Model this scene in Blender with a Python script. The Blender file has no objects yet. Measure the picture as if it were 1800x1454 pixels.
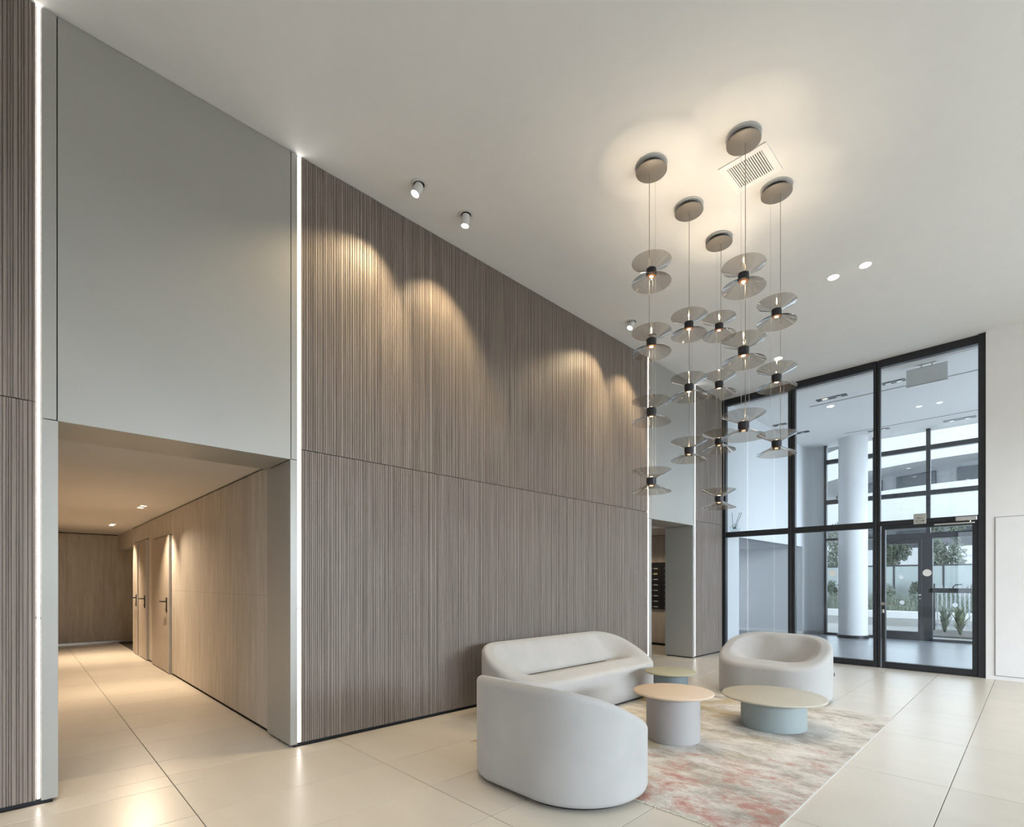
import bpy, bmesh, math, random
from math import sin, cos, pi, radians, sqrt
from mathutils import Vector, Matrix

SC = bpy.context.scene
COL = SC.collection

# ------------------------------------------------------------------ camera, world, daylight, exposure
YAW = radians(45.823)
CAM = (4.3687, 0.0, 1.4)
FPX, HY = 895.03, 1023.12
cd = bpy.data.cameras.new('camera')
cam = bpy.data.objects.new('camera', cd)
COL.objects.link(cam)
cam.location = CAM
cam.rotation_euler = (pi / 2, 0, YAW)
cd.sensor_width = 36.0
cd.lens = FPX / 1800 * 36.0
cd.shift_y = (HY - 727.0) / 1800.0
cd.clip_start = 0.05
cd.clip_end = 300
SC.camera = cam

w = bpy.data.worlds.new('overcast_sky')
SC.world = w
w.use_nodes = True
bg = w.node_tree.nodes['Background']
bg.inputs[0].default_value = (0.80, 0.90, 1.0, 1)
bg.inputs[1].default_value = 1.9

SC.view_settings.view_transform = 'Standard'
SC.view_settings.look = 'None'
SC.view_settings.gamma = 1.0
SC.view_settings.exposure = 0.0
SC.view_settings.use_curve_mapping = False
try:
    SC.cycles.use_denoising = True
    SC.cycles.max_bounces = 10
    SC.cycles.transparent_max_bounces = 24
    SC.cycles.sample_clamp_indirect = 6.0
    SC.cycles.caustics_reflective = False
    SC.cycles.caustics_refractive = False
except Exception:
    pass

CEIL = 5.03
GY = 10.12       # glazed partition plane
RX = 11.5        # right (window) wall
BY = -4.2        # rear wall
WIN_TOP = 4.3


def daylight(name, loc, rot, sx, sy, power, color):
    l = bpy.data.lights.new(name, 'AREA')
    l.shape = 'RECTANGLE'
    l.size, l.size_y = sx, sy
    l.energy = power
    l.color = color
    o = bpy.data.objects.new(name, l)
    COL.objects.link(o)
    o.location = loc
    o.rotation_euler = rot
    return o


# daylight entering through the tall windows of the right and rear walls, and through the entrance glazing
DAYC = (0.76, 0.885, 1.0)
daylight('daylight_right', (RX + 5.0, 5.4, 5.0), (0, radians(90), 0), 5.2, 15.0, 8600, DAYC)
daylight('daylight_rear', (5.2, BY - 4.0, 3.6), (radians(90), 0, 0), 9.0, 5.6, 200, DAYC)
daylight('daylight_entrance', (3.4, 20.5, 4.6), (radians(-90), 0, 0), 12.0, 8.0, 700, DAYC)
daylight('vestibule_side_fill', (9.4, 12.9, 2.9), (0, radians(90), 0), 4.6, 5.0, 225, DAYC)  # added side lamp out of view, to brighten the vestibule walls


# ------------------------------------------------------------------ materials
MATS = {}


def nodes_of(name):
    m = bpy.data.materials.new(name)
    m.use_nodes = True
    nt = m.node_tree
    return m, nt, nt.nodes, nt.links, nt.nodes['Principled BSDF']


def ramp(n, stops):
    r = n.new('ShaderNodeValToRGB')
    e = r.color_ramp.elements
    while len(e) < len(stops):
        e.new(0.5)
    for i, (p, c) in enumerate(stops):
        e[i].position = p
        e[i].color = (*c, 1)
    return r


def coords(n, l, scale=(1, 1, 1), kind='Object', rot=(0, 0, 0), loc=(0, 0, 0)):
    tc = n.new('ShaderNodeTexCoord')
    mp = n.new('ShaderNodeMapping')
    mp.inputs['Scale'].default_value = scale
    mp.inputs['Rotation'].default_value = rot
    mp.inputs['Location'].default_value = loc
    l.new(tc.outputs[kind], mp.inputs[0])
    return mp


def noise(n, l, mp, scale, detail=4, rough=0.55, dist=0.0):
    t = n.new('ShaderNodeTexNoise')
    t.inputs['Scale'].default_value = scale
    t.inputs['Detail'].default_value = detail
    t.inputs['Roughness'].default_value = rough
    t.inputs['Distortion'].default_value = dist
    l.new(mp.outputs[0], t.inputs['Vector'])
    return t


def bump(n, l, src, b, strength=0.2, dist=0.002):
    k = n.new('ShaderNodeBump')
    k.inputs['Strength'].default_value = strength
    k.inputs['Distance'].default_value = dist
    l.new(src, k.inputs['Height'])
    l.new(k.outputs[0], b.inputs['Normal'])


def plain(name, c, rough=0.6, metal=0.0, var=0.04, scale=6.0, spec=0.5, bmp=0.0):
    """one colour with a faint mottling"""
    if name in MATS:
        return MATS[name]
    m, nt, n, l, b = nodes_of(name)
    mp = coords(n, l)
    t = noise(n, l, mp, scale)
    r = ramp(n, [(0.3, [max(0, x * (1 - var)) for x in c]), (0.7, [min(1, x * (1 + var)) for x in c])])
    l.new(t.outputs['Fac'], r.inputs[0])
    l.new(r.outputs[0], b.inputs['Base Color'])
    b.inputs['Roughness'].default_value = rough
    b.inputs['Metallic'].default_value = metal
    b.inputs['Specular IOR Level'].default_value = spec
    if bmp:
        t2 = noise(n, l, mp, scale * 40, 2)
        bump(n, l, t2.outputs['Fac'], b, bmp, 0.001)
    MATS[name] = m
    return m


def emit(name, c, s):
    if name in MATS:
        return MATS[name]
    m, nt, n, l, b = nodes_of(name)
    b.inputs['Base Color'].default_value = (0.8, 0.8, 0.8, 1)
    b.inputs['Emission Color'].default_value = (*c, 1)
    b.inputs['Emission Strength'].default_value = s
    MATS[name] = m
    return m


def glass(name, tint, refl=1.0, rough=0.0, ior=1.5):
    """thin clear pane: light passes straight through, Fresnel mirror on top"""
    m = bpy.data.materials.new(name)
    m.use_nodes = True
    nt = m.node_tree
    n, l = nt.nodes, nt.links
    n.clear()
    out = n.new('ShaderNodeOutputMaterial')
    mix = n.new('ShaderNodeMixShader')
    tr = n.new('ShaderNodeBsdfTransparent')
    tr.inputs[0].default_value = (*tint, 1)
    gl = n.new('ShaderNodeBsdfGlossy')
    gl.inputs['Roughness'].default_value = rough
    gl.inputs['Color'].default_value = (0.95, 0.95, 0.95, 1)
    lw = n.new('ShaderNodeLayerWeight')
    lw.inputs['Blend'].default_value = 0.5
    pw = n.new('ShaderNodeMath')
    pw.operation = 'POWER'
    pw.inputs[1].default_value = 5.0
    l.new(lw.outputs['Facing'], pw.inputs[0])
    mu = n.new('ShaderNodeMath')
    mu.operation = 'MULTIPLY_ADD'
    mu.use_clamp = True
    mu.inputs[1].default_value = 0.9 * refl
    mu.inputs[2].default_value = 0.04 * refl
    l.new(pw.outputs[0], mu.inputs[0])
    l.new(mu.outputs[0], mix.inputs[0])
    l.new(tr.outputs[0], mix.inputs[1])
    l.new(gl.outputs[0], mix.inputs[2])
    l.new(mix.outputs[0], out.inputs[0])
    MATS[name] = m
    return m


def wood_mat():
    m, nt, n, l, b = nodes_of('grey_brown_veneer')
    mp = coords(n, l, (1.0, 26.0, 0.55))
    t = noise(n, l, mp, 2.2, 6, 0.65, 0.3)
    mp2 = coords(n, l, (1.0, 160.0, 1.6))
    t2 = noise(n, l, mp2, 1.0, 3, 0.5)
    mx = n.new('ShaderNodeMath')
    mx.operation = 'MULTIPLY_ADD'
    mx.inputs[1].default_value = 0.45
    l.new(t2.outputs['Fac'], mx.inputs[0])
    m2 = n.new('ShaderNodeMath')
    m2.operation = 'MULTIPLY'
    m2.inputs[1].default_value = 0.6
    l.new(t.outputs['Fac'], m2.inputs[0])
    l.new(m2.outputs[0], mx.inputs[2])
    r = ramp(n, [(0.30, (0.150, 0.122, 0.103)), (0.52, (0.245, 0.205, 0.178)), (0.74, (0.345, 0.296, 0.262))])
    l.new(mx.outputs[0], r.inputs[0])
    l.new(r.outputs[0], b.inputs['Base Color'])
    b.inputs['Roughness'].default_value = 0.5
    b.inputs['Specular IOR Level'].default_value = 0.35
    return m


def tile_mat():
    m, nt, n, l, b = nodes_of('beige_porcelain')
    tc = n.new('ShaderNodeTexCoord')
    oi = n.new('ShaderNodeObjectInfo')
    add = n.new('ShaderNodeVectorMath')
    add.operation = 'ADD'
    sc = n.new('ShaderNodeVectorMath')
    sc.operation = 'SCALE'
    sc.inputs['Scale'].default_value = 31.0
    l.new(oi.outputs['Random'], sc.inputs[0])
    l.new(tc.outputs['Object'], add.inputs[0])
    l.new(sc.outputs[0], add.inputs[1])
    mp = n.new('ShaderNodeMapping')
    mp.inputs['Scale'].default_value = (0.45, 1.6, 1)
    l.new(add.outputs[0], mp.inputs[0])
    t = noise(n, l, mp, 3.0, 5, 0.5, 0.0)
    r = ramp(n, [(0.2, (0.606, 0.548, 0.466)), (0.5, (0.634, 0.576, 0.493)), (0.8, (0.660, 0.602, 0.519))])
    l.new(t.outputs['Fac'], r.inputs[0])
    hs = n.new('ShaderNodeHueSaturation')
    mr = n.new('ShaderNodeMapRange')
    mr.inputs[3].default_value = 0.97
    mr.inputs[4].default_value = 1.03
    l.new(oi.outputs['Random'], mr.inputs[0])
    l.new(mr.outputs[0], hs.inputs['Value'])
    l.new(r.outputs[0], hs.inputs['Color'])
    l.new(hs.outputs[0], b.inputs['Base Color'])
    b.inputs['Roughness'].default_value = 0.30
    b.inputs['Specular IOR Level'].default_value = 0.35
    return m


def fabric_mat(name, c):
    m, nt, n, l, b = nodes_of(name)
    mp = coords(n, l)
    t = noise(n, l, mp, 3.0, 5)
    t2 = noise(n, l, coords(n, l, (1, 1, 1)), 420, 2)
    mx = n.new('ShaderNodeMix')
    mx.inputs[0].default_value = 0.3
    l.new(t.outputs['Fac'], mx.inputs[2])
    l.new(t2.outputs['Fac'], mx.inputs[3])
    r = ramp(n, [(0.3, [x * 0.90 for x in c]), (0.7, [min(1, x * 1.07) for x in c])])
    l.new(mx.outputs[0], r.inputs[0])
    l.new(r.outputs[0], b.inputs['Base Color'])
    b.inputs['Roughness'].default_value = 0.9
    b.inputs['Specular IOR Level'].default_value = 0.15
    b.inputs['Sheen Weight'].default_value = 0.25
    bump(n, l, t2.outputs['Fac'], b, 0.35, 0.0015)
    return m


def stone_wall_mat():
    m, nt, n, l, b = nodes_of('wood_look_stone_panel')
    mp = coords(n, l, (5.0, 5.0, 0.5))
    t = noise(n, l, mp, 2.4, 8, 0.68, 0.8)
    r = ramp(n, [(0.3, (0.46, 0.41, 0.352)), (0.55, (0.585, 0.53, 0.467)), (0.75, (0.67, 0.62, 0.556))])
    l.new(t.outputs['Fac'], r.inputs[0])
    l.new(r.outputs[0], b.inputs['Base Color'])
    b.inputs['Roughness'].default_value = 0.6
    return m


def rug_mat():
    m, nt, n, l, b = nodes_of('distressed_abstract_rug')
    # soft clouds of cream and grey
    mp = coords(n, l, (0.8, 1.5, 1))
    base = noise(n, l, mp, 2.1, 12, 0.74, 0.25)
    r = ramp(n, [(0.33, (0.30, 0.275, 0.25)), (0.44, (0.47, 0.435, 0.39)), (0.51, (0.64, 0.61, 0.565)),
                 (0.63, (0.76, 0.735, 0.70))])
    l.new(base.outputs['Fac'], r.inputs[0])
    # ochre haze towards the sofa side
    tc = n.new('ShaderNodeTexCoord')
    sep = n.new('ShaderNodeSeparateXYZ')
    l.new(tc.outputs['Object'], sep.inputs[0])
    och = noise(n, l, coords(n, l, (1, 1.5, 1), loc=(3.1, 7.7, 0)), 1.4, 8, 0.6, 0.6)
    ochr = ramp(n, [(0.47, (0, 0, 0)), (0.62, (1, 1, 1))])
    l.new(och.outputs['Fac'], ochr.inputs[0])
    gx = n.new('ShaderNodeMapRange')
    gx.inputs[1].default_value = 0.9
    gx.inputs[2].default_value = -0.4
    l.new(sep.outputs[0], gx.inputs[0])
    mo = n.new('ShaderNodeMath')
    mo.operation = 'MULTIPLY'
    l.new(ochr.outputs[0], mo.inputs[0])
    l.new(gx.outputs[0], mo.inputs[1])
    mix1 = n.new('ShaderNodeMix')
    mix1.data_type = 'RGBA'
    l.new(mo.outputs[0], mix1.inputs[0])
    l.new(r.outputs[0], mix1.inputs[6])
    mix1.inputs[7].default_value = (0.46, 0.36, 0.20, 1)
    # red worn blotches, mostly at the camera-side end
    red = noise(n, l, coords(n, l, (1.3, 2.0, 1), loc=(11.4, 2.2, 0)), 2.0, 12, 0.78, 0.3)
    gy = n.new('ShaderNodeMapRange')
    gy.inputs[1].default_value = 0.3
    gy.inputs[2].default_value = -1.7
    gy.inputs[3].default_value = -0.05
    gy.inputs[4].default_value = 0.10
    l.new(sep.outputs[1], gy.inputs[0])
    gx2 = n.new('ShaderNodeMapRange')
    gx2.inputs[1].default_value = -1.2
    gx2.inputs[2].default_value = 1.2
    gx2.inputs[3].default_value = -0.045
    gx2.inputs[4].default_value = 0.03
    l.new(sep.outputs[0], gx2.inputs[0])
    gs = n.new('ShaderNodeMath')
    gs.operation = 'ADD'
    l.new(gy.outputs[0], gs.inputs[0])
    l.new(gx2.outputs[0], gs.inputs[1])
    ad = n.new('ShaderNodeMath')
    ad.operation = 'ADD'
    l.new(red.outputs['Fac'], ad.inputs[0])
    l.new(gs.outputs[0], ad.inputs[1])
    redr = ramp(n, [(0.55, (0, 0, 0)), (0.68, (0.85, 0.85, 0.85))])
    l.new(ad.outputs[0], redr.inputs[0])
    mix2 = n.new('ShaderNodeMix')
    mix2.data_type = 'RGBA'
    l.new(redr.outputs[0], mix2.inputs[0])
    l.new(mix1.outputs[2], mix2.inputs[6])
    mix2.inputs[7].default_value = (0.47, 0.21, 0.165, 1)
    # thread-scale flecks
    fl = noise(n, l, coords(n, l, (1, 3.5, 1)), 60, 3, 0.7)
    flr = ramp(n, [(0.35, (0.80, 0.80, 0.80)), (0.65, (1.10, 1.10, 1.10))])
    l.new(fl.outputs['Fac'], flr.inputs[0])
    mul = n.new('ShaderNodeMix')
    mul.data_type = 'RGBA'
    mul.blend_type = 'MULTIPLY'
    mul.inputs[0].default_value = 1
    l.new(mix2.outputs[2], mul.inputs[6])
    l.new(flr.outputs[0], mul.inputs[7])
    l.new(mul.outputs[2], b.inputs['Base Color'])
    b.inputs['Roughness'].default_value = 0.95
    b.inputs['Specular IOR Level'].default_value = 0.1
    bump(n, l, fl.outputs['Fac'], b, 0.5, 0.003)
    return m


M_WOOD = wood_mat()
M_TILE = tile_mat()
M_FABRIC = fabric_mat('pale_linen_upholstery', (0.455, 0.445, 0.435))
M_STONE = stone_wall_mat()
M_RUG = rug_mat()
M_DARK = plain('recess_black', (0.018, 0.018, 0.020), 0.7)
M_GROUT = plain('grout', (0.10, 0.088, 0.075), 0.9)
M_CEIL = plain('white_ceiling_paint', (0.80, 0.79, 0.775), 0.9, var=0.01)
M_WHITE = plain('white_wall_paint', (0.86, 0.845, 0.835), 0.8, var=0.01)
M_PANEL = plain('champagne_grey_lacquer', (0.40, 0.392, 0.364), 0.42, metal=0.25, var=0.02, scale=2)
M_FRAME = plain('black_anodised_frame', (0.022, 0.023, 0.026), 0.42, metal=0.2, var=0.15)
M_BLACK = plain('satin_black', (0.016, 0.016, 0.02), 0.35, var=0.1)
M_STEEL = plain('brushed_steel', (0.55, 0.53, 0.50), 0.35, metal=0.9, var=0.06, scale=20)
M_TAUPE = plain('taupe_canopy', (0.24, 0.21, 0.18), 0.45, metal=0.2, var=0.03)
M_GLASS = glass('window_glass', (0.96, 0.975, 0.98), 0.8)
M_SMOKE = glass('smoked_glass', (0.815, 0.795, 0.77), 1.8, 0.05)
M_STRIP = emit('led_strip_diffuser', (1.0, 0.95, 0.90), 9.0)
M_LAMP = emit('warm_lamp_disc', (1.0, 0.76, 0.48), 8.0)
M_SPOT = emit('spot_lens', (1.0, 0.93, 0.86), 12.0)
M_VFLOOR = plain('grey_vestibule_floor', (0.21, 0.225, 0.245), 0.28, var=0.10, scale=1.6)
M_GREYWALL = plain('grey_vestibule_wall', (0.66, 0.68, 0.70), 0.8, var=0.01)


# ------------------------------------------------------------------ mesh helpers
class MB:
    def __init__(s):
        s.v, s.f = [], []

    def box(s, x0, x1, y0, y1, z0, z1):
        b = len(s.v)
        for z in (z0, z1):
            s.v += [(x0, y0, z), (x1, y0, z), (x1, y1, z), (x0, y1, z)]
        s.f += [(b + 3, b + 2, b + 1, b), (b + 4, b + 5, b + 6, b + 7)]
        for i in range(4):
            j = (i + 1) % 4
            s.f.append((b + i, b + j, b + 4 + j, b + 4 + i))
        return s

    def bbox(s, x0, x1, y0, y1, z0, z1, r=0.004):
        """box with chamfered vertical and top/bottom edges (lofted octagons)"""
        def ring(x0, x1, y0, y1, z, r):
            return [(x0 + r, y0, z), (x1 - r, y0, z), (x1, y0 + r, z), (x1, y1 - r, z),
                    (x1 - r, y1, z), (x0 + r, y1, z), (x0, y1 - r, z), (x0, y0 + r, z)]
        rings = [ring(x0 + r, x1 - r, y0 + r, y1 - r, z0, r * .3), ring(x0, x1, y0, y1, z0 + r, r),
                 ring(x0, x1, y0, y1, z1 - r, r), ring(x0 + r, x1 - r, y0 + r, y1 - r, z1, r * .3)]
        return s.loft(rings, True)

    def loft(s, rings, caps=True, closed=True):
        b = len(s.v)
        n = len(rings[0])
        for r in rings:
            s.v += [tuple(p) for p in r]
        for k in range(len(rings) - 1):
            for i in range(n if closed else n - 1):
                j = (i + 1) % n
                s.f.append((b + k * n + i, b + k * n + j, b + (k + 1) * n + j, b + (k + 1) * n + i))
        if caps:
            s.f.append(tuple(b + i for i in reversed(range(n))))
            s.f.append(tuple(b + (len(rings) - 1) * n + i for i in range(n)))
        return s

    def lathe(s, prof, c=(0, 0, 0), n=32, caps=True):
        rings = []
        for r, z in prof:
            rings.append([(c[0] + r * cos(2 * pi * i / n), c[1] + r * sin(2 * pi * i / n), c[2] + z) for i in range(n)])
        return s.loft(rings, caps)

    def tube(s, pts, r, n=8, caps=True):
        rings = []
        pts = [Vector(p) for p in pts]
        for i, p in enumerate(pts):
            d = (pts[min(i + 1, len(pts) - 1)] - pts[max(i - 1, 0)]).normalized()
            a = d.orthogonal().normalized()
            if abs(d.z) < .95:
                a = d.cross(Vector((0, 0, 1))).normalized()
            bb = d.cross(a)
            rr = r[i] if isinstance(r, (list, tuple)) else r
            rings.append([p + (a * cos(2 * pi * k / n) + bb * sin(2 * pi * k / n)) * rr for k in range(n)])
        return s.loft(rings, caps)

    def prism(s, poly, z0, z1):
        return s.loft([[(x, y, z0) for x, y in poly], [(x, y, z1) for x, y in poly]], True)

    def quad(s, a, b, c, d):
        k = len(s.v)
        s.v += [tuple(a), tuple(b), tuple(c), tuple(d)]
        s.f.append((k, k + 1, k + 2, k + 3))
        return s

    def mesh(s, name, smooth=None):
        me = bpy.data.meshes.new(name)
        me.from_pydata(s.v, [], s.f)
        bm = bmesh.new()
        bm.from_mesh(me)
        bmesh.ops.recalc_face_normals(bm, faces=bm.faces)
        bm.to_mesh(me)
        bm.free()
        if smooth:
            me.polygons.foreach_set('use_smooth', [True] * len(me.polygons))
            me.set_sharp_from_angle(angle=radians(smooth))
        me.update()
        return me

    def build(s, name, mat, parent=None, smooth=None, loc=(0, 0, 0), rot=(0, 0, 0)):
        me = s.mesh(name, smooth)
        me.materials.append(mat)
        o = bpy.data.objects.new(name, me)
        COL.objects.link(o)
        o.location = loc
        o.rotation_euler = rot
        if parent:
            o.parent = parent
        return o


def empty(name, loc=(0, 0, 0), rz=0.0):
    o = bpy.data.objects.new(name, None)
    o.empty_display_size = 0.1
    COL.objects.link(o)
    o.location = loc
    o.rotation_euler = (0, 0, rz)
    return o


def tag(o, label, cat, group=None):
    o['label'] = label
    o['category'] = cat
    if group:
        o['group'] = group
    return o


def struct(o, label=None):
    o['kind'] = 'structure'
    if label:
        o['label'] = label
    return o


def copy_tree(o, parent=None):
    c = o.copy()
    COL.objects.link(c)
    if parent:
        c.parent = parent
    for ch in list(o.children):
        copy_tree(ch, c)
    return c


def spot(name, loc, aim, energy, color, deg, blend, parent=None, radius=0.02):
    l = bpy.data.lights.new(name, 'SPOT')
    l.energy = energy
    l.color = color
    l.spot_size = radians(deg)
    l.spot_blend = blend
    l.shadow_soft_size = radius
    o = bpy.data.objects.new(name, l)
    COL.objects.link(o)
    o.location = loc
    d = Vector(aim)
    o.rotation_euler = d.to_track_quat('-Z', 'Y').to_euler()
    if parent:
        o.parent = parent
    return o


# ================================================================== ROOM SHELL
# ---- floor: slab plus every porcelain tile
fl = MB()
fl.box(-10.6, RX + .3, BY - .3, GY + .06, -0.14, -0.003)
fl.box(-10.6, -6.0, 1.7, 4.2, -0.14, -0.0031)
fl.box(-3.2, 0.0, GY, 10.5, -0.14, -0.0031)
floor = struct(fl.build('floor', M_GROUT))
TX0, TDX, TY0, TDY, GAP = -0.39, 0.6214, 0.775, 1.2577, 0.0045
regions = [(0.0, RX, BY, GY), (-10.5, -0.0, 0.16, 1.68), (-3.0, 0.0, 7.36, 10.34)]
tile_cache = {}
for (ax, bx, ay, by) in regions:
    for i in range(-18, 21):
        for j in range(-5, 9):
            x0, x1 = TX0 + i * TDX, TX0 + (i + 1) * TDX
            y0, y1 = TY0 + j * TDY, TY0 + (j + 1) * TDY
            x0, x1, y0, y1 = max(x0, ax), min(x1, bx), max(y0, ay), min(y1, by)
            if x1 - x0 < .03 or y1 - y0 < .03:
                continue
            wx, wy = round(x1 - x0 - GAP, 4), round(y1 - y0 - GAP, 4)
            if (wx, wy) not in tile_cache:
                me = MB().bbox(-wx / 2, wx / 2, -wy / 2, wy / 2, -0.012, 0.0, 0.0012).mesh('tile')
                me.materials.append(M_TILE)
                tile_cache[(wx, wy)] = me
            o = bpy.data.objects.new('tile', tile_cache[(wx, wy)])
            COL.objects.link(o)
            o.location = ((x0 + x1) / 2, (y0 + y1) / 2, 0)
            o.parent = floor

# ---- ceiling
ceiling = struct(MB().box(-0.55, RX + .3, BY - .3, GY + .02, CEIL, CEIL + .2).build('ceiling', M_CEIL))

# ---- left wall: backing, slatted panels, lacquered panels
OP1 = (0.19, 1.645)
OP2 = (7.42, 8.854)
LINT = 2.43
wl = MB()
XB = -0.030
wl.box(-0.54, XB, BY - .3, OP1[0] - .03, 0, CEIL)
wl.box(-0.54, XB, OP1[0] - .03, OP1[1] + .03, LINT + .03, CEIL)
wl.box(-0.54, XB, OP1[1] + .03, OP2[0] - .03, 0, CEIL)
wl.box(-0.54, XB, OP2[0] - .03, OP2[1] + .03, LINT + .03, CEIL)
wl.box(-0.54, XB, OP2[1] + .03, GY + .1, 0, CEIL)
wall_left = struct(wl.build('wall_left', M_DARK))


def slat_panel(y0, y1, z0, z1, seed):
    """tambour panel: vertical ribs of uneven width with recessed grooves"""
    rnd = random.Random(seed)
    y0 += .0008
    y1 -= .0008
    prof = [(XB, y0)]
    y = y0
    while y < y1 - .009:
        wr = rnd.choice((.0085, .0125, .0145, .0175, .0205))
        e = min(y + wr, y1)
        if y1 - e < .014:
            e = y1 - .0006
        top = rnd.choice((0.0, 0.0, -0.0012, -0.0022))
        prof += [(-.007, y), (top - .002, y + .0006), (top, y + .002), (top, e - .002), (top - .002, e - .0006), (-.007, e)]
        y = e + rnd.choice((.0022, .0030, .0042))
    prof += [(XB, y1)]
    m = MB()
    n = len(prof)
    m.v = [(x, yy, z0) for x, yy in prof] + [(x, yy, z1) for x, yy in prof]
    for i in range(n - 1):
        m.f.append((i, i + 1, n + i + 1, n + i))
    m.f.append(tuple(range(n)))
    m.f.append(tuple(range(2 * n - 1, n - 1, -1)))
    o = m.build('slat_panel', M_WOOD, wall_left)
    return o


GROOVE = 2.53
ups = [1.736, 2.123, 2.401, 3.093, 3.368, 4.0, 4.616, 5.205, 5.903, 6.60, 7.303]
lows = [1.736, 2.10, 2.703, 3.093, 3.648, 4.30, 4.898, 5.50, 6.15, 6.75, 7.303]
k = 0
for ys, z0, z1 in ((ups, GROOVE + .003, CEIL - .004), (lows, .03, GROOVE - .003)):
    for a, b in zip(ys[:-1], ys[1:]):
        k += 1
        slat_panel(a, b, z0, z1, 100 + k)
for a, b in ((-1.9, -1.2), (-1.2, -.55), (-.55, .084)):
    slat_panel(a, b, GROOVE + .003, CEIL - .004, 300 + k)
    slat_panel(a, b, .03, GROOVE - .003, 400 + k)
    k += 1
slat_panel(BY, -1.9, .03, CEIL - .004, 555)
for a, b in ((8.957, 9.52), (9.52, 10.10)):
    slat_panel(a, b, GROOVE + .003, CEIL - .004, 500 + k)
    slat_panel(a, b, .03, GROOVE - .003, 600 + k)
    k += 1


def lacquer(x0, x1, y0, y1, z0, z1):
    g = .0015
    return MB().bbox(x0, x1, y0 + g, y1 - g, z0 + g, z1 - g, .0015).build('lacquered_panel', M_PANEL, wall_left)


for (oa, ob, sa, sb) in ((OP1[0], OP1[1], 0.106, 1.709), (OP2[0], OP2[1], 7.328, 8.932)):
    lacquer(XB, 0, oa - .006, ob - .006 + .012, LINT, CEIL - .004)             # big panel over the opening
    lacquer(XB, 0, sa, oa - .008, LINT + .004, CEIL - .004)                    # slim upper panels
    lacquer(XB, 0, ob + .008, sb, LINT + .004, CEIL - .004)
    lacquer(XB, 0, sa, oa, .02, LINT + .002)                                   # slim pillar faces
    lacquer(XB, 0, ob, sb, .02, LINT + .002)
    lacquer(-.555, XB, oa - .03, oa, .02, LINT)                                # reveals
    lacquer(-.555, XB, ob, ob + .03, .02, LINT)
    lacquer(-.555, XB, oa, ob, LINT, LINT + .03)

# LED strips set into the joints between slats and lacquer
for y0, y1, txt in ((0.086, 0.105, 'vertical white light strip left of the open corridor, the leftmost of four'),
                    (1.711, 1.734, 'vertical white light strip between corridor opening and long slatted wall'),
                    (7.306, 7.326, 'vertical white light strip at the far end of the long slatted wall'),
                    (8.935, 8.955, 'vertical white light strip between mailbox niche opening and last slatted panel')):
    s = empty('light_strip', (0, (y0 + y1) / 2, 0))
    tag(s, txt, 'light strip')
    hw = (y1 - y0) / 2
    MB().box(-.0292, -.022, -hw, hw, .03, CEIL - .006).build('channel', M_STEEL, s)
    MB().box(-.022, -.004, -hw + .003, hw - .003, .035, 1.168).build('diffuser', M_STRIP, s)
    MB().box(-.022, -.004, -hw + .003, hw - .003, 1.178, CEIL - .008).build('diffuser', M_STRIP, s)
    MB().box(-.022, -.003, -hw + .002, hw - .002, 1.168, 1.178).build('joint_clip', M_STEEL, s)

# ---- corridor behind the first opening
CW = 1.676


def wall_panels(parent, u0, u1, step, zs, make):
    u = u0
    while u > u1 + .05 if step < 0 else u < u1 - .05:
        v = max(u + step, u1) if step < 0 else min(u + step, u1)
        for za, zb in zs:
            make(min(u, v) + .001, max(u, v) - .001, za + .001, zb - .001)
        u = v


wcr = struct(MB().box(-8.35, -.5, CW + .02, CW + .2, 0, 2.6).build('wall_corridor_right', M_DARK))
dj = [(-6.16, -4.74), (-7.5, -6.62), (-8.1, -7.56)]


def mkp(a, b, za, zb):
    MB().box(a, b, CW, CW + .02, za, zb).build('stone_panel', M_STONE, wcr)


for a, b in ((-4.74, -3.35), (-3.35, -1.95), (-1.95, -.556)):
    mkp(a + .001, b - .001, .025, 1.27)
    mkp(a + .001, b - .001, 1.272, 2.47)
mkp(-6.62, -6.16, .025, 2.47)
mkp(-8.35, -8.10, .025, 2.47)
mkp(-6.16, -4.74, 2.13, 2.47)
mkp(-8.10, -6.62, 2.18, 2.47)
wch = struct(MB().box(-10.5, -8.35, CW, CW + .12, 2.12, 2.49).build('wall_corridor_header', M_STONE))
wce = struct(MB().box(-10.7, -10.5, 0.1, 4.2, 0, 2.49).build('wall_corridor_end', M_DARK))
for a, b in ((.1, .78), (.78, 1.40), (1.40, 2.6), (2.6, 4.2)):
    MB().box(-10.5, -10.48, a + .001, b - .001, .045, 2.47).build('stone_panel', M_STONE, wce)
struct(MB().box(-10.48, -10.465, 0.16, 3.9, .0, .045).build('baseboard_corridor', M_STEEL))
struct(MB().box(-10.5, -.555, .04, .16, 0, 2.49).build('wall_corridor_left', M_STONE))
struct(MB().box(-8.36, -8.3, CW + .02, 4.2, 0, 2.49).build('wall_corridor_side', M_STONE))
struct(MB().box(-10.6, -8.3, 4.1, 4.2, 0, 2.49).build('wall_corridor_turn', M_STONE))
struct(MB().box(-10.7, -.53, .0, 4.3, 2.49, 2.6).build('ceiling', plain('corridor_ceiling_paint', (0.74, 0.70, 0.65), 0.9, var=.01)))
M_DOOR = plain('sand_door_laminate', (0.44, 0.375, 0.31), 0.5, var=.03)
M_EDGE = plain('pale_metal_door_edge', (0.56, 0.54, 0.52), 0.45, metal=.3)
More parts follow.
